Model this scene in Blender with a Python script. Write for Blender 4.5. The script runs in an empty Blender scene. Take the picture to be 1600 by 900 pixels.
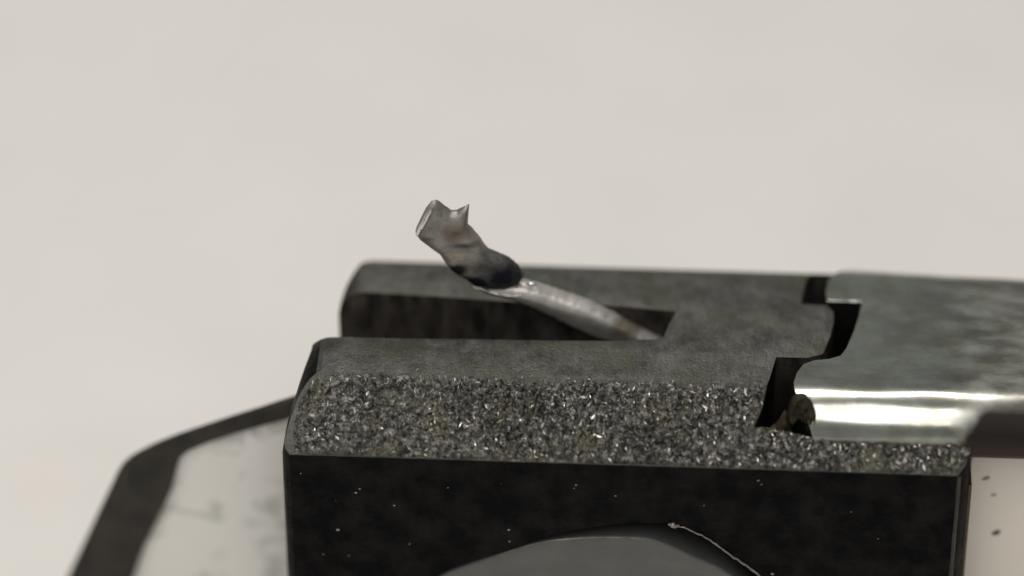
import bpy, bmesh, math, random
from mathutils import Vector, Matrix, noise
from mathutils.geometry import delaunay_2d_cdt
R = math.radians
random.seed(7)
S = bpy.context.scene
C = S.collection
S.unit_settings.system = 'METRIC'
S.unit_settings.scale_length = 0.001            # one unit is one millimetre

# ------------------------------------------------------------------ camera
PITCH, DIST, LENS = 35.0, 60.0, 135.0
cd = bpy.data.cameras.new('camera'); cam = bpy.data.objects.new('camera', cd); C.objects.link(cam)
cam.location = (0, -DIST*math.cos(R(PITCH)), DIST*math.sin(R(PITCH)))
cam.rotation_euler = (R(90-PITCH), 0, 0)
cd.lens = LENS; cd.sensor_width = 36; cd.clip_start = 1; cd.clip_end = 5000
cd.dof.use_dof = True; cd.dof.focus_distance = DIST-1.75; cd.dof.aperture_fstop = 0.135/3.3
S.camera = cam

# ------------------------------------------------------------------ world, lamps, exposure
w = bpy.data.worlds.new('World'); S.world = w; w.use_nodes = True
w.node_tree.nodes['Background'].inputs[0].default_value = (0.96, 1.0, 0.955, 1)
w.node_tree.nodes['Background'].inputs[1].default_value = 0.20
def lamp(name, loc, target, sx, sy, power, col):
    l = bpy.data.lights.new(name, 'AREA'); l.shape = 'RECTANGLE'; l.size = sx; l.size_y = sy
    l.energy = power; l.color = col
    o = bpy.data.objects.new(name, l); C.objects.link(o); o.location = loc
    o.rotation_euler = (Vector(target)-Vector(loc)).to_track_quat('-Z', 'Y').to_euler()
    return o
lamp('ceiling_lamp', (-14, 16, 110), (0, 0, 0), 90, 13, 66000, (1, .965, .91))
lamp('window_light', (-12, -74, 92), (0, 0, 0), 96, 70, 56000, (1, .975, .94))
S.view_settings.view_transform = 'Standard'; S.view_settings.look = 'None'
S.view_settings.exposure = 0; S.view_settings.gamma = 1; S.view_settings.use_curve_mapping = False

# ------------------------------------------------------------------ helpers
YAW = Matrix.Rotation(R(-3), 4, 'Z')            # the block stands turned by three degrees
YINV = YAW.inverted()
CM = Matrix.Translation(cam.location) @ cam.rotation_euler.to_matrix().to_4x4()
def at(px, py, v=None, z=None):
    """point of the block's own frame (u along, v across, z up) on a given plane"""
    d = Vector(((px-800)/1600*36/LENS, -(py-450)/1600*36/LENS, -1))
    o = YINV @ CM.translation; d = YINV.to_3x3() @ (CM.to_3x3() @ d)
    t = (v-o.y)/d.y if v is not None else (z-o.z)/d.z
    return o + d*t

ZT = -5.5                                       # table top
def thing(name, label, cat, base, group=None):
    o = bpy.data.objects.new(name, None); C.objects.link(o)
    o.empty_display_size = .3
    o.location = YAW @ Vector(base); o.rotation_euler = (0, 0, R(-3)); o['base'] = list(base)
    o['label'] = label; o['category'] = cat
    if group: o['group'] = group
    return o
def mesh_from(verts, faces, name='m'):
    me = bpy.data.meshes.new(name); me.from_pydata([tuple(v) for v in verts], [], faces); me.update()
    bm = bmesh.new(); bm.from_mesh(me); bmesh.ops.recalc_face_normals(bm, faces=bm.faces); bm.to_mesh(me); bm.free()
    return me
def obj(name, me, mat, parent=None, base=None, smooth=None):
    b = Vector(parent['base']) if parent else Vector(base or (0, 0, 0))
    me.transform(Matrix.Translation(-b)); me.name = name
    o = bpy.data.objects.new(name, me); C.objects.link(o)
    if parent: o.parent = parent
    else:
        o.location = YAW @ b; o.rotation_euler = (0, 0, R(-3))
    me.materials.clear(); me.materials.append(mat)
    if smooth is not None:
        me.shade_smooth()
        try: me.set_sharp_from_angle(angle=R(smooth))
        except Exception: pass
    return o
def prism(pts_lo, pts_hi):
    n = len(pts_lo)
    f = [tuple(range(n))[::-1], tuple(range(n, 2*n))]
    f += [(i, (i+1) % n, (i+1) % n+n, i+n) for i in range(n)]
    return mesh_from(list(pts_lo)+list(pts_hi), f)
def plan(uv, z0, z1): return prism([(u, v, z0) for u, v in uv], [(u, v, z1) for u, v in uv])
def along_u(vz, u0, u1): return prism([(u0, v, z) for v, z in vz], [(u1, v, z) for v, z in vz])
def along_v(uz, v0, v1): return prism([(u, v0, z) for u, z in uz], [(u, v1, z) for u, z in uz])
def arc(cx, cy, r, a0, a1, n=10):
    return [(cx+r*math.cos(R(a0+(a1-a0)*i/n)), cy+r*math.sin(R(a0+(a1-a0)*i/n))) for i in range(n+1)]
def spline(pts, n=4, closed=True):
    out = []; m = len(pts)
    for i in range(m if closed else m-1):
        g = lambda k: Vector(pts[k % m]) if closed else Vector(pts[max(0, min(m-1, k))])
        p0, p1, p2, p3 = g(i-1), g(i), g(i+1), g(i+2)
        for j in range(n):
            t = j/n
            out.append(tuple(.5*((2*p1)+(p2-p0)*t+(2*p0-5*p1+4*p2-p3)*t*t+(3*p1-p0-3*p2+p3)*t**3)))
    if not closed: out.append(tuple(pts[-1]))
    return out
def boolean(me, cutter, op):
    a = bpy.data.objects.new('a', me); b = bpy.data.objects.new('b', cutter); C.objects.link(a); C.objects.link(b)
    m = a.modifiers.new('x', 'BOOLEAN'); m.operation = op; m.object = b; m.solver = 'EXACT'
    r = bpy.data.meshes.new_from_object(a.evaluated_get(bpy.context.evaluated_depsgraph_get()))
    bpy.data.objects.remove(a); bpy.data.objects.remove(b)
    assert len(r.vertices), 'boolean came out empty'
    return r
def bevelled(me, width, seg=3, ang=30, rough=0):
    a = bpy.data.objects.new('a', me); C.objects.link(a)
    m = a.modifiers.new('x', 'BEVEL'); m.width = width; m.segments = seg; m.limit_method = 'ANGLE'; m.angle_limit = R(ang)
    m.harden_normals = False
    r = bpy.data.meshes.new_from_object(a.evaluated_get(bpy.context.evaluated_depsgraph_get()))
    bpy.data.objects.remove(a)
    return r
def inside(p, poly):
    x, y = p; c = False; n = len(poly)
    for i in range(n):
        x1, y1 = poly[i]; x2, y2 = poly[i-1]
        if (y1 > y) != (y2 > y) and x < (x2-x1)*(y-y1)/(y2-y1)+x1: c = not c
    return c
def edge_dist(p, poly):
    b = 1e9; n = len(poly); p = Vector(p)
    for i in range(n):
        a = Vector(poly[i-1]); d = Vector(poly[i])-a; L = d.length_squared
        t = 0 if L == 0 else max(0, min(1, (p-a).dot(d)/L)); b = min(b, (p-(a+d*t)).length)
    return b
def pillow(outline, place, depth, round_w, step, nz=0.0, nscale=10):
    """closed body with the given outline (in 2D), swelling to +-depth away from its edge; place(x, y, off) gives the point"""
    n = len(outline)
    pts = [Vector(p) for p in outline]
    xs = [p[0] for p in outline]; ys = [p[1] for p in outline]
    y = min(ys)+step/2; row = 0
    while y < max(ys):
        x = min(xs)+(step/2 if row % 2 else 0)
        while x < max(xs):
            if inside((x, y), outline) and edge_dist((x, y), outline) > step*.45: pts.append(Vector((x, y)))
            x += step
        y += step*.87; row += 1
    vv, ee, ff, *_ = delaunay_2d_cdt(pts, [(i, (i+1) % n) for i in range(n)], [], 1, 1e-5)
    V = []; F = []
    idx_b = []
    for i, p in enumerate(vv):
        d = edge_dist(p, outline)
        if d < 1e-4: V.append(place(p.x, p.y, 0)); idx_b.append(i)
        else:
            q = min(1, d/round_w); h = depth(p.x, p.y)*math.sqrt(1-(1-q)**2)
            h += nz*noise.fractal(Vector((p.x*nscale, p.y*nscale, 3)), 1, 2, 4)*q
            V.append(place(p.x, p.y, h))
    base = len(V); back = {}
    for i, p in enumerate(vv):
        d = edge_dist(p, outline)
        if d < 1e-4: back[i] = i
        else:
            q = min(1, d/round_w); h = depth(p.x, p.y)*math.sqrt(1-(1-q)**2)
            back[i] = len(V); V.append(place(p.x, p.y, -h))
    for f in ff:
        F.append(tuple(f)); F.append(tuple(back[i] for i in reversed(f)))
    return mesh_from(V, F)

# ------------------------------------------------------------------ materials
def mat(name):
    m = bpy.data.materials.new(name); m.use_nodes = True
    nt = m.node_tree; b = nt.nodes['Principled BSDF']
    return m, nt, b
class N:
    def __init__(s, nt, base=(0, 0, 0)):
        s.nt = nt; tc = s.nt.nodes.new('ShaderNodeTexCoord')
        s.co = s.vec('ADD', tc.outputs['Object'], base)
    def n(s, t): return s.nt.nodes.new('ShaderNode'+t)
    def link(s, a, b):
        if isinstance(a, bpy.types.NodeSocket): s.nt.links.new(a, b)
        else: b.default_value = a
    def vec(s, op, a, b):
        x = s.n('VectorMath'); x.operation = op; s.link(a, x.inputs[0]); s.link(b, x.inputs[1]); return x.outputs[0]
    def scaled(s, sc): return s.vec('MULTIPLY', s.co, sc)
    def noise(s, scale, detail=5, rough=.55, co=None, dist=0):
        x = s.n('TexNoise'); x.inputs['Scale'].default_value = scale; x.inputs['Detail'].default_value = detail
        x.inputs['Roughness'].default_value = rough; x.inputs['Distortion'].default_value = dist
        s.link(co if co is not None else s.co, x.inputs['Vector']); return x.outputs[0]
    def voronoi(s, scale, co=None, feature='F1'):
        x = s.n('TexVoronoi'); x.inputs['Scale'].default_value = scale; x.feature = feature
        s.link(co if co is not None else s.co, x.inputs['Vector']); return x.outputs
    def ramp(s, fac, stops):
        x = s.n('ValToRGB'); s.link(fac, x.inputs[0]); e = x.color_ramp.elements
        while len(e) < len(stops): e.new(.5)
        for i, (p, c) in enumerate(stops):
            e[i].position = p; e[i].color = (c, c, c, 1) if isinstance(c, (int, float)) else (*c, 1)
        return x.outputs[0]
    def math(s, op, a, b=0.0, clamp=False):
        x = s.n('Math'); x.operation = op; x.use_clamp = clamp; s.link(a, x.inputs[0]); s.link(b, x.inputs[1]); return x.outputs[0]
    def mix(s, f, a, b):
        x = s.n('Mix'); x.data_type = 'RGBA'; s.link(f, x.inputs[0])
        for q, i in ((a, 6), (b, 7)): s.link((*q, 1) if isinstance(q, tuple) else q, x.inputs[i])
        return x.outputs[2]
    def bump(s, h, strength, dist, normal=None):
        x = s.n('Bump'); x.inputs['Strength'].default_value = strength; x.inputs['Distance'].default_value = dist
        s.link(h, x.inputs['Height'])
        if normal is not None: s.link(normal, x.inputs['Normal'])
        return x.outputs[0]
    def blob(s, c, r, soft=.5, wob=.4):
        """stain: 1 at centre c falling to 0 at radius r, with a wobbly outline"""
        d = s.vec('SUBTRACT', s.co, c); d = s.vec('DIVIDE', d, r)
        l = s.n('VectorMath'); l.operation = 'LENGTH'; s.link(d, l.inputs[0])
        q = s.math('ADD', l.outputs['Value'], s.math('MULTIPLY', s.math('SUBTRACT', s.noise(3.5, 4), .5), wob*2))
        return s.ramp(q, [(max(0, 1-soft), 1.0), (1.0, 0.0)])
def sep(N_):
    x = N_.n('SeparateXYZ'); N_.link(N_.co, x.inputs[0]); return x.outputs

def steel(name, base, lo, hi, rough=(.35, .6), metallic=.85, brush=(2, 14, 14), bump=.15, tint=None, mott=1.2):
    m, nt, b = mat(name); n = N(nt, base)
    a = n.noise(mott, 6, .6); br = n.noise(1, 6, .65, n.scaled(brush)); f = n.noise(22, 4, .6)
    v = n.math('ADD', n.math('MULTIPLY', a, .5), n.math('ADD', n.math('MULTIPLY', br, .3), n.math('MULTIPLY', f, .2)))
    col = n.ramp(v, [(.34, lo), (.66, hi)])
    if tint: col = n.mix(n.ramp(n.noise(1.7, 5, .6, n.vec('ADD', n.co, (9, 3, 1))), [(.46, 0.0), (.62, .75)]), col, tint)
    n.link(col, b.inputs['Base Color']); b.inputs['Metallic'].default_value = metallic
    n.link(n.ramp(n.math('ADD', n.math('MULTIPLY', a, .5), n.math('MULTIPLY', f, .5)), [(.35, rough[0]), (.65, rough[1])]), b.inputs['Roughness'])
    n.link(n.bump(v, 1, bump*.1), b.inputs['Normal'])
    return m, n, b, col

ROOT = (0.6, -1.5, ZT)
M_body, nb, bb, cb = steel('blackened_steel', ROOT, (.055, .053, .049), (.225, .217, .20), (.36, .6), .8, (9, 2.5, 3), .9, (.12, .12, .09), 2.2)
# blued black on the sides of the block: cut walls and front keep their dark scale, the top was ground bare
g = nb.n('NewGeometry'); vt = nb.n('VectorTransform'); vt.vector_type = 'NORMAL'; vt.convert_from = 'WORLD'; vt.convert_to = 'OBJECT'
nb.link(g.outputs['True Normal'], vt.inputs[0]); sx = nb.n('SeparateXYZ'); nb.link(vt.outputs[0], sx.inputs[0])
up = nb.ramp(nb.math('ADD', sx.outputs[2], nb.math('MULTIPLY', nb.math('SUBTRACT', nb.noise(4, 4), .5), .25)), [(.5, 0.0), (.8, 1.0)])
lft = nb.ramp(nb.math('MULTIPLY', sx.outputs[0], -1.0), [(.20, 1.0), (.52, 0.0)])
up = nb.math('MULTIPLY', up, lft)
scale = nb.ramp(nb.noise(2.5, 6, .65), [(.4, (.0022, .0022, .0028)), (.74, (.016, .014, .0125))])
wy = nb.ramp(nb.math('ADD', sep(nb)[1], 2.0), [(.3, 0.0), (.45, 1.0)])   # inside the slot the scale is a lighter dark brown
scale = nb.mix(wy, scale, nb.ramp(nb.noise(1, 5, .6, nb.scaled((3.5, 3.5, 1.2))), [(.35, (.012, .011, .010)), (.70, (.065, .055, .048))]))
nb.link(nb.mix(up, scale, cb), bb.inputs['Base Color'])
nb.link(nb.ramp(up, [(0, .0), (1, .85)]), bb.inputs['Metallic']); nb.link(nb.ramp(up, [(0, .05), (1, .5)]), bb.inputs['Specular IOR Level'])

def ground_metal():
    m, nt, b = mat('rough_ground_steel'); n = N(nt, ROOT)
    a = n.noise(11, 6, .75); big = n.noise(1.1, 4, .6)
    v = n.voronoi(13, n.vec('ADD', n.scaled((1, 1, 1)), (0, 0, 0)))[1]
    sp = n.n('SeparateColor'); n.link(v, sp.inputs[0])
    col = n.ramp(n.math('ADD', n.math('MULTIPLY', a, .88), n.math('MULTIPLY', big, .12)), [(.40, (.03, .029, .027)), (.53, (.15, .143, .132)), (.68, (.58, .56, .52))])
    col = n.mix(n.ramp(n.noise(1.9, 5, .6), [(.52, 0.0), (.66, .55)]), col, (.16, .155, .10))
    n.link(col, b.inputs['Base Color']); b.inputs['Metallic'].default_value = .9
    n.link(n.ramp(sp.outputs[0], [(.2, .16), (.9, .42)]), b.inputs['Roughness'])
    n.link(n.bump(n.noise(26, 5, .7), .8, .03), b.inputs['Normal'])
    return m
M_rough = ground_metal()

BARB = (5.0, -1.3, -1.3)
M_bar, nq, bq, cq = steel('polished_steel', BARB, (.48, .485, .45), (.72, .72, .66), (.2, .34), 1.0, (1.2, 5, 5), .02, (.44, .43, .34), .8)
xyz = sep(nq)
heat = nq.ramp(nq.math('ADD', xyz[0], nq.math('MULTIPLY', nq.math('SUBTRACT', nq.noise(1.4, 5, .6), .5), 1.6)), [(0, 0.0), (1, 1.0)])
hm = nq.n('MapRange'); nq.link(nq.math('ADD', xyz[0], nq.math('MULTIPLY', nq.math('SUBTRACT', nq.noise(1.3, 2, .5), .5), 1.4)), hm.inputs[0])
hm.inputs[1].default_value = 6.85; hm.inputs[2].default_value = 7.55
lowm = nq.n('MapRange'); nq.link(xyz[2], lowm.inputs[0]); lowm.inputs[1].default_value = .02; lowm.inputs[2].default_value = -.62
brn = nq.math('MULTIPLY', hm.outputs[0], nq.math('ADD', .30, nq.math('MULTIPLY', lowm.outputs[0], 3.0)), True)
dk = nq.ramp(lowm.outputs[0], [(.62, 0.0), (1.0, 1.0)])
pat = nq.math('MULTIPLY', nq.ramp(nq.math('ADD', nq.noise(1, 5, .6, nq.scaled((1.3, 3.2, 3.2))), nq.math('MULTIPLY', xyz[0], .018)), [(.52, 0.0), (.72, .7)]), nq.ramp(nq.math('MULTIPLY', xyz[0], .1), [(.58, .22), (.76, 1.0)]))
cq = nq.mix(pat, cq, (.16, .145, .12))
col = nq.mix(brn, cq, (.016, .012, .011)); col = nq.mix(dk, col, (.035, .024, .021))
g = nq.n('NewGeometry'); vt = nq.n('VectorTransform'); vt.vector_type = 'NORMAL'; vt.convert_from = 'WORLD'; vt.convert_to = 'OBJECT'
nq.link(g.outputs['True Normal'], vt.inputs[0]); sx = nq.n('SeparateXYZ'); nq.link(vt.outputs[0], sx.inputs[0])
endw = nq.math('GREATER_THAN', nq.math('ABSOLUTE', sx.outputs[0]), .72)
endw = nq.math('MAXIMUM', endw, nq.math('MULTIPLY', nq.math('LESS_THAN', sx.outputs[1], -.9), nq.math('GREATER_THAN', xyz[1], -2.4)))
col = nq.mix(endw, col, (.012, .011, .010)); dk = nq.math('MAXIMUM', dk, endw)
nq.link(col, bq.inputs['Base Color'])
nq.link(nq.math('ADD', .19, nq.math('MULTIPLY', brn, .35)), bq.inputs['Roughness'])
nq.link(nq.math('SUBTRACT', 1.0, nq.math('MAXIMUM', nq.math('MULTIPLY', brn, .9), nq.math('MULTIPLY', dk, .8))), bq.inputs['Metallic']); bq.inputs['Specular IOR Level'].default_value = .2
wv = nq.bump(nq.noise(1, 2, .4, nq.scaled((.35, 1.1, 1.1))), 1, .07)
nq.link(nq.bump(nq.noise(1, 5, .6, nq.scaled((2, 8, 8))), .5, .002, wv), bq.inputs['Normal'])

M_scale, *_ = steel('dark_scale', (0, 0, 0), (.02, .016, .012), (.09, .06, .035), (.5, .8), .4, (6, 6, 6), .5)
M_olive, *_ = steel('olive_burr', (0, 0, 0), (.02, .019, .009), (.085, .078, .03), (.5, .7), .5, (6, 6, 6), .6, (.02, .014, .01), 4)
M_disc, *_ = steel('turned_end', (0, 0, 0), (.11, .11, .104), (.165, .165, .155), (.5, .65), .5, (1.5, 5, 5), .12)
M_strap, *_ = steel('brown_black_strap', (0, 0, 0), (.003, .003, .003), (.05, .036, .022), (.35, .6), .2, (2, 2, 2), .8, (.003, .004, .0035), 1.3)

def paper(name, c, smudge=0.0, base=(0, 0, 0)):
    m, nt, b = mat(name); n = N(nt, base)
    f = n.noise(.35, 5, .6)
    lo = tuple(x*.955 for x in c)
    col = n.ramp(f, [(.35, (lo[0], lo[1]*1.005, lo[2]*1.0)), (.65, c)])
    col = n.mix(n.ramp(n.noise(.9, 4, .55, n.vec('ADD', n.co, (5, 5, 5))), [(.5, 0.0), (.7, .5)]), col, (c[0]*1.0, c[1]*.975, c[2]*.97))
    if smudge:
        s1 = n.math('MULTIPLY', n.ramp(n.noise(1.5, 4, .6, None, .8), [(.52, 0.0), (.66, smudge)]), 1.0)
        col = n.mix(s1, col, (.33, .33, .29))
    n.link(col, b.inputs['Base Color']); b.inputs['Roughness'].default_value = .85
    b.inputs['Specular IOR Level'].default_value = .2
    n.link(n.bump(n.noise(14, 5, .6), .25, .02), b.inputs['Normal'])
    return m
M_paper = paper('pale_paper', (.80, .768, .742))
M_plate = paper('smudged_pale_plastic', (.90, .88, .835), .5)
M_tan = paper('tan_board', (.88, .81, .735), 0)

# ------------------------------------------------------------------ setting: the paper everything stands on
bm = bmesh.new(); bmesh.ops.create_grid(bm, x_segments=2, y_segments=2, size=400)
me = bpy.data.meshes.new('paper'); bm.to_mesh(me); bm.free()
tb = bpy.data.objects.new('paper_table_top', me); C.objects.link(tb); tb.location = (0, 0, ZT); me.materials.append(M_paper); tb['kind'] = 'structure'

# ------------------------------------------------------------------ the block
VF, VL, VG, VR = -3.30, -1.45, -.17, -2.35      # front face, slot lip, far slot edge, start of the ground edge
ZF = -.82                                       # height of the front edge
UR = at(1519, 742, z=ZF).x
U_A = at(437, 760, v=VF).x                      # left end
U_B = at(529, 480, v=VG).x
block = thing('slotted_block', 'black steel block with rough ground front edge and an open slot holding the bent pin', 'metal block', ROOT)

prof = [(VF, ZT+.01), (VF, ZF-.06), (VR-.03, -.06), (VR+.03, 0.0)]+arc(.36, -.9, .9, 90, 0, 12)+[(1.26, ZT+.01)]
VM = -.8                                        # front part and rear rail end at different lengths on the left
end_a = [(UR+.3, ZT-.2), (U_A, ZT-.2), (U_A-.02, -2.4), (U_A, -1.7)]+[(U_A+.66-.64*math.cos(R(t)), -1.3+1.3*math.sin(R(t))) for t in range(6, 91, 7)]+[(U_A+.66, .02), (UR+.3, .02)]
A = boolean(along_u(prof, U_A-.5, UR), along_v(end_a, -6, VM), 'INTERSECT')
end_b = [(UR+.3, ZT-.2), (U_B, ZT-.2), (U_B, -1.2)]+[(U_B+.42-.42*math.cos(R(t)), -.5+.5*math.sin(R(t))) for t in range(0, 91, 9)]+[(UR+.3, .02)]
B = boolean(along_u(prof, U_B-.5, UR), along_v(end_b, VM, 3), 'INTERSECT')
crn = [(UR+1, -6), (U_B-.6, -6), (U_B-.6, -.3), (U_B, -.29), (U_B+.03, -.05), (U_B+.09, .15), (U_B+.18, .36), (U_B+.29, .58), (U_B+.43, .82), (U_B+.60, 1.04), (U_B+.80, 1.2), (U_B+1.0, 1.28), (UR+1, 1.28)]
B = boolean(B, plan(crn, ZT-1, 2), 'INTERSECT')
body = boolean(A, B, 'UNION')
UC = at(1497, 742, z=ZF).x                      # the right front corner is chamfered twice
body = boolean(body, plan([(U_A+.17, -6), (U_A+.17, VF-.001), (U_A+.10, VF+.07), (U_A+.04, VF+.20), (U_A+.005, VF+.45), (U_A+.20, VR-.02), (U_A+.36, VL-.15), (U_A+.38, VL+.3), (U_A+.38, 4), (UR-.001, 4), (UR-.001, VF+.34), (UR-.10, VF+.12), (UC, VF-.001), (UC, -6)], ZT-1, 2), 'INTERSECT')
# slot, open at the left end
sl = [at(x, y, z=0) for x, y in ((430, 452), (540, 456), (620, 459), (700, 464), (780, 470), (850, 475), (925, 474), (985, 480), (1057, 487), (1046, 505), (1036, 529),
                                 (960, 533), (850, 532), (740, 530), (640, 529), (560, 527), (430, 526))]
body = boolean(body, plan([(p.x, p.y) for p in sl], -1.35, .5), 'DIFFERENCE')
# gap and seat for the bar
gap_px = [(1264, 427), (1258, 442), (1251, 475), (1270, 476), (1292, 477), (1302, 487), (1303, 502), (1297, 525), (1286, 553), (1262, 559), (1213, 558), (1203, 590)]
gp = [at(x, y, z=0) for x, y in gap_px]; gap = [(p.x, p.y) for p in gp]
fz = lambda v: ZF*(VR-v)/(VR-VF)
def facet(px, py):                              # point of the sloping ground edge seen at a pixel
    v = -3.0
    for _ in range(20):
        p = at(px, py, z=fz(v)); v = .5*v+.5*p.y
    return p
pf = facet(1192, 632); gap += [(pf.x, pf.y)]
pf = facet(1178, 666); gap += [(pf.x, pf.y)]
pf = facet(1212, 668); gap += [(pf.x, pf.y)]
pf = facet(1276, 674); gap += [(pf.x, -2.95), (pf.x+.3, -2.99), (UR+1, -3.0), (UR+1, 3), (gap[0][0]+.42, 3), (gap[0][0]+.40, gap[0][1]+.25), (gap[0][0]+.1, gap[0][1]+.2)]
body = boolean(body, plan(gap, -1.32, .5), 'DIFFERENCE')
# recess in the front face
rec = [(685, 897), (778, 864), (845, 841), (913, 826), (980, 818), (1047, 818), (1072, 824), (1110, 843), (1147, 870), (1185, 899), (1235, 960), (1250, 1010), (1150, 1030), (940, 1035), (720, 1030), (610, 990), (620, 935)]
rq = [at(x, y, v=VF) for x, y in spline(rec, 4)]
body = boolean(body, along_v([(p.x, p.z) for p in rq], VF-.5, VF+.7), 'DIFFERENCE')
body = bevelled(body, .028, 2, 40)
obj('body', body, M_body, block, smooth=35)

dq = [(690, 899), (742, 878), (800, 859.5), (849, 846), (913, 840), (981, 840), (1027, 846), (1087, 872), (1142, 900), (1190, 960), (1200, 1000), (1120, 1020), (940, 1025), (740, 1020), (640, 990), (640, 940)]
dd = [at(x, y, v=VF+.1) for x, y in spline(dq, 4)]
obj('pin_end', bevelled(along_v([(p.x, p.z) for p in dd], VF+.1, VF+.9), .05, 3, 40), M_disc, block, smooth=40)

# ground edge: coarse grit relief, real geometry
def left_at(z):                                 # left end of the block at a height
    if z <= -1.3: return U_A
    return U_A+.66-.64*math.sqrt(max(0, 1-((1.3+z)/1.3)**2))
stp = .017
UR_F = UR-.03; nu = int((UR_F-U_A)/stp); L = math.hypot(VF-VR, ZF); nvv = int(L/stp)
nv_ = Vector((0, -(-ZF), (VR-VF))).normalized(); nrm = Vector((0, ZF/L, (VR-VF)/L)); nrm = Vector((0, -abs(ZF)/L, abs(VR-VF)/L))
V = []; F = []; ids = {}
for i in range(nu+1):
    for j in range(nvv+1):
        t = j/nvv; u = U_A+(UR_F-U_A)*i/nu; v = VR+(VF-VR)*t; z = ZF*t
        wob = .05*noise.noise(Vector((u*2.2, 0, 7)))+.03*noise.noise(Vector((u*9, 0, 2)))
        if u < max(left_at(z), U_A+.20*(v-VF-.45)/(VR-VF-.45))+.06+.13*max(0, 1-(v-VF)/.40)**1.5+wob: continue
        if inside((u, v), gap): continue
        if t < .10*max(0, noise.fractal(Vector((u*5, 3, v*4)), .7, 2, 4)+.1): continue
        if u > UC-.02+(v-VF)*.95: continue
        q = Vector((u*1.0, v*1.2, z))
        fade = min(1, (t+.03+wob)*6)
        c1 = noise.cell(q*17); 
        qs = Vector((u*11, v*8+1.5*noise.noise(Vector((u*3, v*3, 0))), 0))
        dd_, pp_ = noise.voronoi(qs); k_ = pp_[0]; tl = noise.cell_vector(k_*31.7)
        tilt = (qs-k_).x*(tl.x-.5)*2+(qs-k_).y*(tl.y-.5)*2
        amp = .55+.45*min(1, max(0, (u+2.2)/2.5)); h = .056*amp*tilt+.022*noise.fractal(q*6, .8, 2.1, 3)+.020*noise.noise(q*24)+.004*(c1-.5)+.016*abs(noise.noise(q*13+Vector((3, 1, 8))))
        h = h*fade+.004*fade
        if j == nvv: h -= .02
        if j == nvv: v += .0
        ids[i, j] = len(V); p = Vector((u, v, z))+nrm*(h+.004)
        if j >= nvv-1: p.z += .03*noise.noise(Vector((u*14, 1, 1)))
        V.append(p)
for i in range(nu):
    for j in range(nvv):
        k = [(i, j), (i+1, j), (i+1, j+1), (i, j+1)]
        if all(x in ids for x in k): F.append(tuple(ids[x] for x in k))
# short skirt below the front edge so that the relief ends in metal
sk = {}
for i in range(nu+1):
    if (i, nvv) in ids:
        p = V[ids[i, nvv]]; sk[i] = len(V); V.append(Vector((p.x, VF-.003, ZF-.03+.02*noise.noise(Vector((p.x*8, 5, 5))))))
for i in range(nu):
    if i in sk and i+1 in sk: F.append((ids[i, nvv], ids[i+1, nvv], sk[i+1], sk[i]))
me = bpy.data.meshes.new('ge'); me.from_pydata([tuple(p) for p in V], [], F); me.update()
obj('ground_edge', me, M_rough, block)
print('facet', len(V), len(F))

# flecks of metal dust caught on the black face
V = []; F = []
fl = [(528, 828, 5), (556, 770, 4), (562, 764, 3), (616, 790, 3), (795, 828, 3.5), (796, 846, 3), (470, 740, 2), (700, 762, 2), (900, 758, 3), (897, 763, 2), (962, 775, 2.5), (1185, 751, 3), (1190, 757, 2), (1207, 897, 4), (640, 850, 2), (1330, 800, 2), (1372, 842, 2), (1100, 790, 2), (505, 866, 2), (545, 868, 2)]
for _ in range(3): fl.append((random.uniform(450, 1480), random.uniform(745, 815), random.uniform(.6, 1.3)))
for x, y, r in fl:
    c = at(x, y, v=VF-.004); a = random.uniform(0, 3); k = len(V); r = r/100*.5
    for q in range(5):
        th = a+q*1.256; V.append(c+Vector((math.cos(th)*r*1.25, 0, math.sin(th)*r*.8)))
    V.append(c+Vector((0, -r*.6, 0)))
    for q in range(5): F.append((k+q, k+(q+1) % 5, k+5))
M_dust, *_ = steel('bright_dust', (0, 0, 0), (.2, .2, .19), (.5, .49, .47), (.3, .5), .3)
o = obj('metal_dust', mesh_from(V, F), M_dust, block); o['kind'] = 'stuff'
M_burr_glint, *_ = steel('worn_rim_and_glint', (0, 0, 0), (.10, .085, .075), (.55, .5, .46), (.35, .6), .8, (9, 9, 9))  # for the recess burr and the added highlight on the disc rim
# curled bright burr along the recess rim
def tube(path, rad, n=6, flat=1.0):
    V = []; F = []
    for i, p in enumerate(path):
        p = Vector(p); t = (Vector(path[min(i+1, len(path)-1)])-Vector(path[max(i-1, 0)])).normalized()
        a = t.cross(Vector((0, 1, 0))).normalized(); b = t.cross(a)
        r = rad(i/(len(path)-1))
        for k in range(n):
            th = 2*math.pi*k/n; V.append(p+a*r*math.cos(th)+b*r*flat*math.sin(th))
    for i in range(len(path)-1):
        for k in range(n): F.append((i*n+k, i*n+(k+1) % n, (i+1)*n+(k+1) % n, (i+1)*n+k))
    F += [tuple(range(n)), tuple(range((len(path)-1)*n, len(path)*n))]
    return mesh_from(V, F)
bp = spline([(1045, 819), (1058, 822), (1074, 826), (1110, 844), (1147, 871), (1187, 900), (1230, 950)], 8, False)
path = [at(x+random.uniform(-1, 1), y+random.uniform(-1, 1), v=VF-.008) for x, y in bp]
obj('rim_burr', tube(path, lambda t: (.034*math.exp(-((t-.10)/.07)**2)+.014+.010*noise.noise(Vector((t*40, 0, 0))))), M_burr_glint, block, smooth=60)

bp = spline([(760, 873), (800, 860), (849, 846.5), (913, 840.5), (981, 840.5), (1010, 844)], 6, False)
obj('pin_rim_highlight', tube([at(x, y, v=VF+.095) for x, y in bp], lambda t: .004+.012*max(0, math.sin(math.pi*t))*(.6+.8*noise.noise(Vector((t*9, 2, 0))))), M_burr_glint, block, smooth=60)  # thin bright tube added as the bevel highlight on the disc's upper rim
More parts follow.
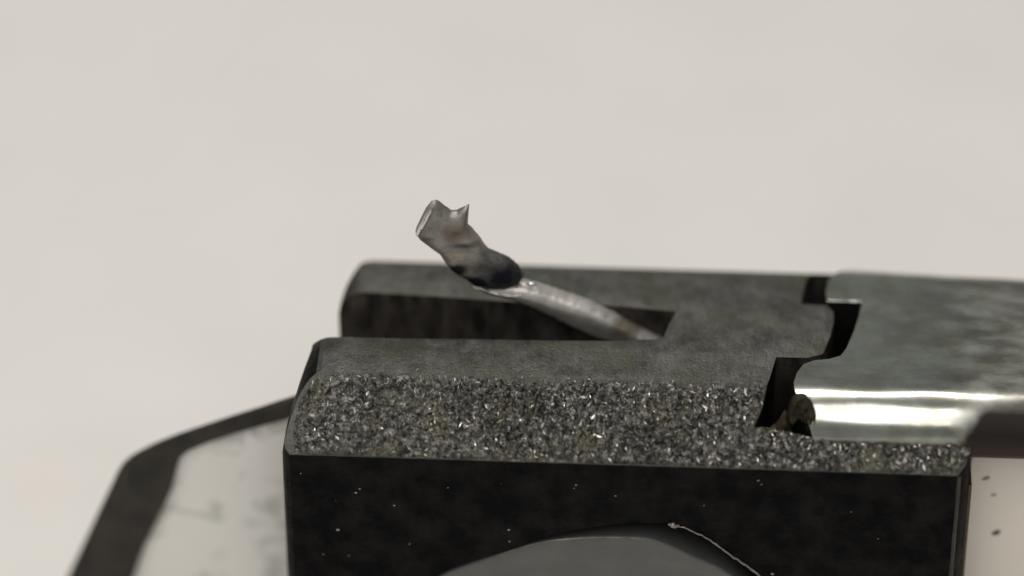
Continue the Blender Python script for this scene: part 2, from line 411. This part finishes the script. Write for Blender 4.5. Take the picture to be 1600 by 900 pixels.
# slivers of cut metal standing in the ground edge
V = []; F = []
rnd = random.Random(5)
for k in range(2100):
    u = rnd.uniform(U_A+.4, UC-.1); t = rnd.uniform(-.22, 1.0)
    if t < .03 and rnd.random() < -t*4: continue
    if rnd.random() < .4 and u < 0: continue
    v = VR+(VF-VR)*t; z = ZF*max(0, t)
    if inside((u, v), gap): continue
    c = Vector((u, v, z))+nrm*(rnd.uniform(.02, .05) if t > .03 else rnd.uniform(.002, .012))
    a = rnd.gauss(1.3, .7); ln = rnd.uniform(.012, .04)*(1.8 if rnd.random() < .12 else 1)*(1 if t > .02 else .6)
    d = Vector((math.cos(a), -math.sin(a)*.8, -math.sin(a)*.6)); d = (d+nrm*rnd.uniform(-.3, .5)).normalized()
    sd = d.cross(nrm+Vector((rnd.uniform(-1, 1), rnd.uniform(-1, 1), rnd.uniform(-1, 1)))*.6).normalized()*ln*rnd.uniform(.2, .45); th = d.cross(sd).normalized()*.006
    k0 = len(V); V += [c-d*ln, c+sd, c+d*ln*rnd.uniform(.6, 1.1)+nrm*.01, c-sd*.8, c+th*2.5, c-th]
    for q in range(4): F += [(k0+q, k0+(q+1) % 4, k0+4), (k0+(q+1) % 4, k0+q, k0+5)]
M_sliver, *_ = steel('cut_slivers', ROOT, (.12, .115, .105), (.75, .72, .66), (.2, .45), .9, (9, 9, 9), 0)
o = obj('metal_slivers', mesh_from(V, F), M_sliver, block); o['kind'] = 'stuff'
M_edge, *_ = steel('worn_corner', (0, 0, 0), (.012, .011, .010), (.07, .062, .055), (.4, .6), .5, (6, 6, 1), .3)
obj('corner_edge', tube([Vector((UC+.02+.006*noise.noise(Vector((0, 0, k*.9))), VF+.012, ZF-.08-(ZF-.08-ZT-.02)*k/30)) for k in range(31)], lambda t: .035), M_edge, block, smooth=60)
M_liner, *_ = steel('brown_liner', (0, 0, 0), (.03, .022, .012), (.14, .10, .05), (.4, .6), .4, (6, 6, 1), .2)
obj('side_liner', bevelled(plan([(UR+.001, VF+.40), (UR+.055, VF+.40), (UR+.055, 1.0), (UR+.001, 1.0)], ZT+.01, -1.36), .01, 1, 40), M_liner, block)

# ------------------------------------------------------------------ the polished bar
bar = thing('polished_bar', 'polished grey steel bar with stepped end set beside the rough black block', 'steel bar', BARB)
VS, RS = -2.28, .72
ZB = .03
prof = [(VS+.2, -1.3), (VS-RS+.12, -.84), (VS-RS, -.70)]+[(VS-RS*math.cos(R(t)), ZB-RS+RS*math.sin(R(t))) for t in range(0, 91, 6)]
prof += [(-1.2, ZB+.012)]+arc(.50, ZB-.9, .9, 90, 10, 14)+[(1.40, -1.3)]
UE = 14.0
bme = along_u(prof, U_A, UE)
cut_px = [(1340, 380), (1335, 404), (1316, 416), (1302, 426), (1294, 438), (1290, 455), (1292, 470), (1310, 470), (1347, 470), (1342, 492), (1334, 518), (1322, 545), (1313, 556), (1295, 561), (1272, 563), (1255, 569), (1245, 582), (1240, 597), (1241, 606)]
cp = [at(x, y, z=ZB) for x, y in cut_px]; cut = [(cp[0].x+.15, 2.0)]+[(p.x, p.y) for p in cp]
for x, y, t in ((1249, 618, 60), (1262, 640, 38), (1272, 662, 15), (1277, 680, 0)):
    v = VS-RS*math.cos(R(t)); p = at(x, y, v=v); cut.append((p.x, v))
cut += [(cut[-1][0], -4), (-6, -4), (-6, 2.0)]
bme = boolean(bme, plan(cut, -2, 1), 'DIFFERENCE')
bme = bevelled(bme, .045, 3, 35)
for v_ in bme.vertices:                         # slight taper to the right and forging waves
    u = v_.co.x
    if v_.co.y > -1.0: v_.co.y -= .055*(u-4.5)*(v_.co.y+1.0)/2
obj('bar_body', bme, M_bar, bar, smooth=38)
olive = [(1240, 618), (1255, 615), (1268, 626), (1275, 646), (1278, 674), (1264, 675), (1258, 661), (1247, 655), (1238, 664), (1231, 652), (1232, 634)]
def slab(px, va, vb, b=.02, wig=0):
    lo = [at(x, y, v=va) for x, y in px]
    return bevelled(prism(lo, [p+Vector((0, vb-va, 0)) for p in lo]), b, 2, 30)
pl_o = lambda x, y, off: at(x, y, v=-2.80)+Vector((0, -off, 0))
obj('end_burr', pillow(spline(olive, 3), pl_o, lambda x, y: .09, 8, 3, .09, .14), M_olive, bar, smooth=60)
chip = [(1226, 640), (1233, 650), (1236, 672), (1222, 676), (1198, 674), (1208, 664), (1218, 654)]
obj('scale_flake', pillow(spline(chip, 2), lambda x, y, off: at(x, y, v=-2.68)+Vector((0, -off, 0)), lambda x, y: .10, 12, 4, .04, .1), M_scale, block, smooth=40)

# ------------------------------------------------------------------ the bent broken pin
pin = thing('broken_pin', 'bent broken steel pin with jagged forked tip rising out of the slot', 'pin', at(1060, 545, v=-.62))
def vpin(x): return -.62-.10*max(0, min(1, (860-x)/200))
place = lambda x, y, off: at(x, y, v=vpin(x))+Vector((0, -off, 0))
shaft = [(1100, 556), (1035, 529), (1000, 512), (965, 492), (920, 471), (878, 456), (848, 446), (826, 440), (800, 436), (770, 432), (742, 436), (738, 446), (752, 454), (780, 462), (815, 471), (850, 486), (890, 506), (930, 524), (975, 537), (1030, 550), (1095, 566)]
M_shaft, ns, bs, cs = steel('worn_pin_steel', pin['base'], (.38, .355, .335), (.78, .74, .70), (.3, .46), .8, (4, 4, 4), .2)
pc = lambda x, y: tuple(at(x, y, v=vpin(x)))
cs2 = ns.mix(ns.math('MULTIPLY', ns.blob(pc(985, 505), (.35, 2, .22), .5, .3), .7), cs, (.17, .13, .06))
ns.link(cs2, bs.inputs['Base Color'])
obj('shaft', pillow(spline(shaft, 3), place, lambda x, y: .2, 20, 5, .006, .04), M_shaft, pin, smooth=70)
tip = [(649, 361), (651, 351), (658, 336), (666, 321), (674, 312), (681, 310.5), (686, 313), (696, 322), (706, 329), (714, 328), (724, 323), (733.5, 318.5), (732, 334), (731, 351), (741, 361), (752, 374), (763, 390),
       (780, 397), (796, 404), (812, 417), (819, 430), (812, 442), (790, 450), (762, 450), (741, 444), (728, 434), (716, 428), (702, 417), (694, 405), (686, 394), (668, 381), (655, 371)]
M_tip, nt_, bt, ct = steel('heat_tinted_steel', pin['base'], (.17, .16, .145), (.42, .395, .36), (.38, .55), .8, (5, 5, 5), .35)
blue = nt_.blob(pc(792, 420), (1.0, 4, .52), .8, .35); brown = nt_.blob(pc(716, 352), (.26, 3, .17), .8, .6); blk = nt_.blob(pc(716, 408), (.20, 3, .14), .5, .3)
cc = nt_.mix(nt_.math('MULTIPLY', brown, .8), ct, (.11, .065, .035))
b2 = nt_.blob(pc(745, 428), (.50, 4, .26), .7, .35); blue = nt_.math('MAXIMUM', blue, b2)
cc = nt_.mix(nt_.math('MULTIPLY', nt_.blob(pc(716, 384), (.22, 4, .09), .8, .3), .6), cc, (.50, .42, .34))
cc = nt_.mix(nt_.math('MULTIPLY', nt_.blob(pc(728, 370), (.26, 4, .08), .8, .3), .8), cc, (.04, .032, .026))  # dark streak paints in the shade below the right prong
cc = nt_.mix(blue, cc, (.009, .011, .016)); cc = nt_.mix(blk, cc, (.015, .014, .014))
nt_.link(cc, bt.inputs['Base Color']); bt.inputs['Roughness'].default_value = .45
def tdepth(x, y):
    d = .17
    if y < 360: d = .17-.10*(360-y)/50
    return max(.05, d)
def tplace(x, y, off):
    lean = -.10*max(0, (690-x)/40)*min(1, max(0, (366-y)/22))     # the left prong folds towards the viewer
    return at(x, y, v=vpin(x)-.08)+Vector((0, -off+lean, 0))
obj('bent_tip', pillow(tip, tplace, tdepth, 15, 3.2, .012, .05), M_tip, pin, smooth=180)
gl = [(650, 359), (656, 343), (667, 322), (675, 314), (679, 318), (673, 333), (664, 350), (658, 364)]
M_bright, *_ = steel('bright_fracture_and_glint', (0, 0, 0), (.6, .58, .55), (.85, .83, .8), (.2, .35), .9)  # for the fracture and the added highlight and glint
obj('fracture_face', pillow(gl, lambda x, y, off: tplace(x, y, 0)+Vector((0, -.115-off, 0)), lambda x, y: .05, 5, 3, .01, .1), M_bright, pin, smooth=60)

lp = spline([(741, 444), (752, 451), (768, 457), (786, 461), (804, 463), (818, 460)], 5, False)
obj('lip_highlight', tube([at(x, y, v=vpin(x)-.19) for x, y in lp], lambda t: .006+.022*math.sin(math.pi*min(1, t*1.05+.02))*(.8+.6*noise.noise(Vector((t*7, 4, 1)))), 8), M_bright, pin, smooth=180)  # bright tube added as the highlight along the shaft's lip
obj('edge_glint', tube([at(x, y, v=vpin(x)-.20) for x, y in ((822, 444), (828, 443.5), (834, 444), (840, 445))], lambda t: .008+.03*math.sin(math.pi*t), 8), M_bright, pin, smooth=180)  # small bright bead added as a glint on the shaft's edge

# ------------------------------------------------------------------ strap bracket behind the left end
br = thing('strap_bracket', 'dark bent strap bracket with pale smudged infill plate behind the left end of the block', 'bracket', (-6.0, -1.5, ZT))
VB = -1.5
out = [(466, 619), (440, 627), (410, 637), (362, 652), (320, 666), (287, 677), (255, 689), (230, 700), (203, 714), (185, 728), (170, 752), (154, 783), (128, 838), (100, 897), (90, 918), (60, 985)]
inn = [(170, 985), (192, 925), (205, 890), (214, 862), (241, 805), (255, 775), (264, 753), (272, 730), (279, 713), (290, 704), (324, 689), (385, 669), (440, 654), (466, 646)]
def resample(pts, n):
    L = [0]
    for a, b in zip(pts, pts[1:]): L.append(L[-1]+math.dist(a, b))
    o = []
    for k in range(n):
        d = L[-1]*k/(n-1); i = 0
        while i < len(L)-2 and L[i+1] < d: i += 1
        t = (d-L[i])/max(1e-9, L[i+1]-L[i]); o.append(tuple(pts[i][q]+(pts[i+1][q]-pts[i][q])*t for q in (0, 1)))
    return o
inn = inn[::-1]
ko, ki = out.index((203, 714)), inn.index((279, 713))
oo = resample(spline(out[:ko+1], 3, False), 18)+resample(spline(out[ko:], 3, False), 18)[1:]
ii = resample(spline(inn[:ki+1], 3, False), 18)+resample(spline(inn[ki:], 3, False), 18)[1:]
def sp_(px, dy):
    p = at(px[0]+7*min(1, max(0, (px[1]-700)/60)), px[1], v=VB); p.z = max(p.z-.05, ZT+.003); p.y += dy; return p
V = []; F = []
for a, b in zip(oo, ii): V += [sp_(a, 0), sp_(b, 0), sp_(b, .14), sp_(a, .14)]
for k in range(len(oo)-1):
    for q in range(4): F.append((4*k+q, 4*k+(q+1) % 4, 4*k+4+(q+1) % 4, 4*k+4+q))
F += [(0, 1, 2, 3), tuple(4*(len(oo)-1)+q for q in (3, 2, 1, 0))]
obj('strap', bevelled(mesh_from(V, F), .03, 3, 50), M_strap, br, smooth=50)
pp = [(452, 638), (362, 667), (287, 691), (240, 712), (215, 735), (195, 790), (140, 1000), (452, 1000)]
pz = [at(x, y, v=VB+.15) for x, y in pp]; pz = [Vector((p.x, p.y, max(p.z, ZT+.006))) for p in pz]
obj('infill_plate', prism(pz, [p+Vector((0, .12, 0)) for p in pz]), M_plate, br)

# ------------------------------------------------------------------ specks on the paper at the right
M_fspeck, *_ = steel('grey_grit', (0, 0, 0), (.25, .22, .19), (.36, .32, .28), (.6, .8), 0)
M_speck, *_ = steel('black_grit', (0, 0, 0), (.03, .028, .026), (.06, .055, .05), (.5, .7), 0)
VT = -2.05
bd = thing('tan_board', 'tan board standing under the polished bar at the right of the block', 'board', (9, VT, ZT))
obj('board', bevelled(plan([(UR+.09, VT), (13.5, VT), (13.5, VT+.3), (UR+.09, VT+.3)], ZT+.003, -1.303), .02, 2, 40), M_tan, bd)
for x, y, r, lab in ((1556, 832, .055, 'blackest and lowest speck of grit on the tan board'), (1541, 747, .045, 'faint dark speck high on the tan board just below the polished bar'), (1553, 773, .03, 'smallest pale speck between the two darker ones on the tan board')):
    p = at(x, y, v=VT)
    bm = bmesh.new(); bmesh.ops.create_icosphere(bm, subdivisions=2, radius=r)
    for v in bm.verts:
        v.co *= 1+.5*noise.noise(v.co*26+Vector((x, 0, 0))); v.co.x *= 1.35; v.co.z *= .8; v.co.y *= .4; v.co.z += v.co.x*.3
    me = bpy.data.meshes.new('speck'); bm.to_mesh(me); bm.free()
    me.transform(Matrix.Translation(p)); o = obj('grit_speck', me, M_speck if y > 800 else M_fspeck, base=tuple(p), smooth=60)
    o['label'] = lab; o['category'] = 'speck'; o['group'] = 'specks of grit on the tan board'
for o in bpy.data.objects:
    if 'base' in o: del o['base']
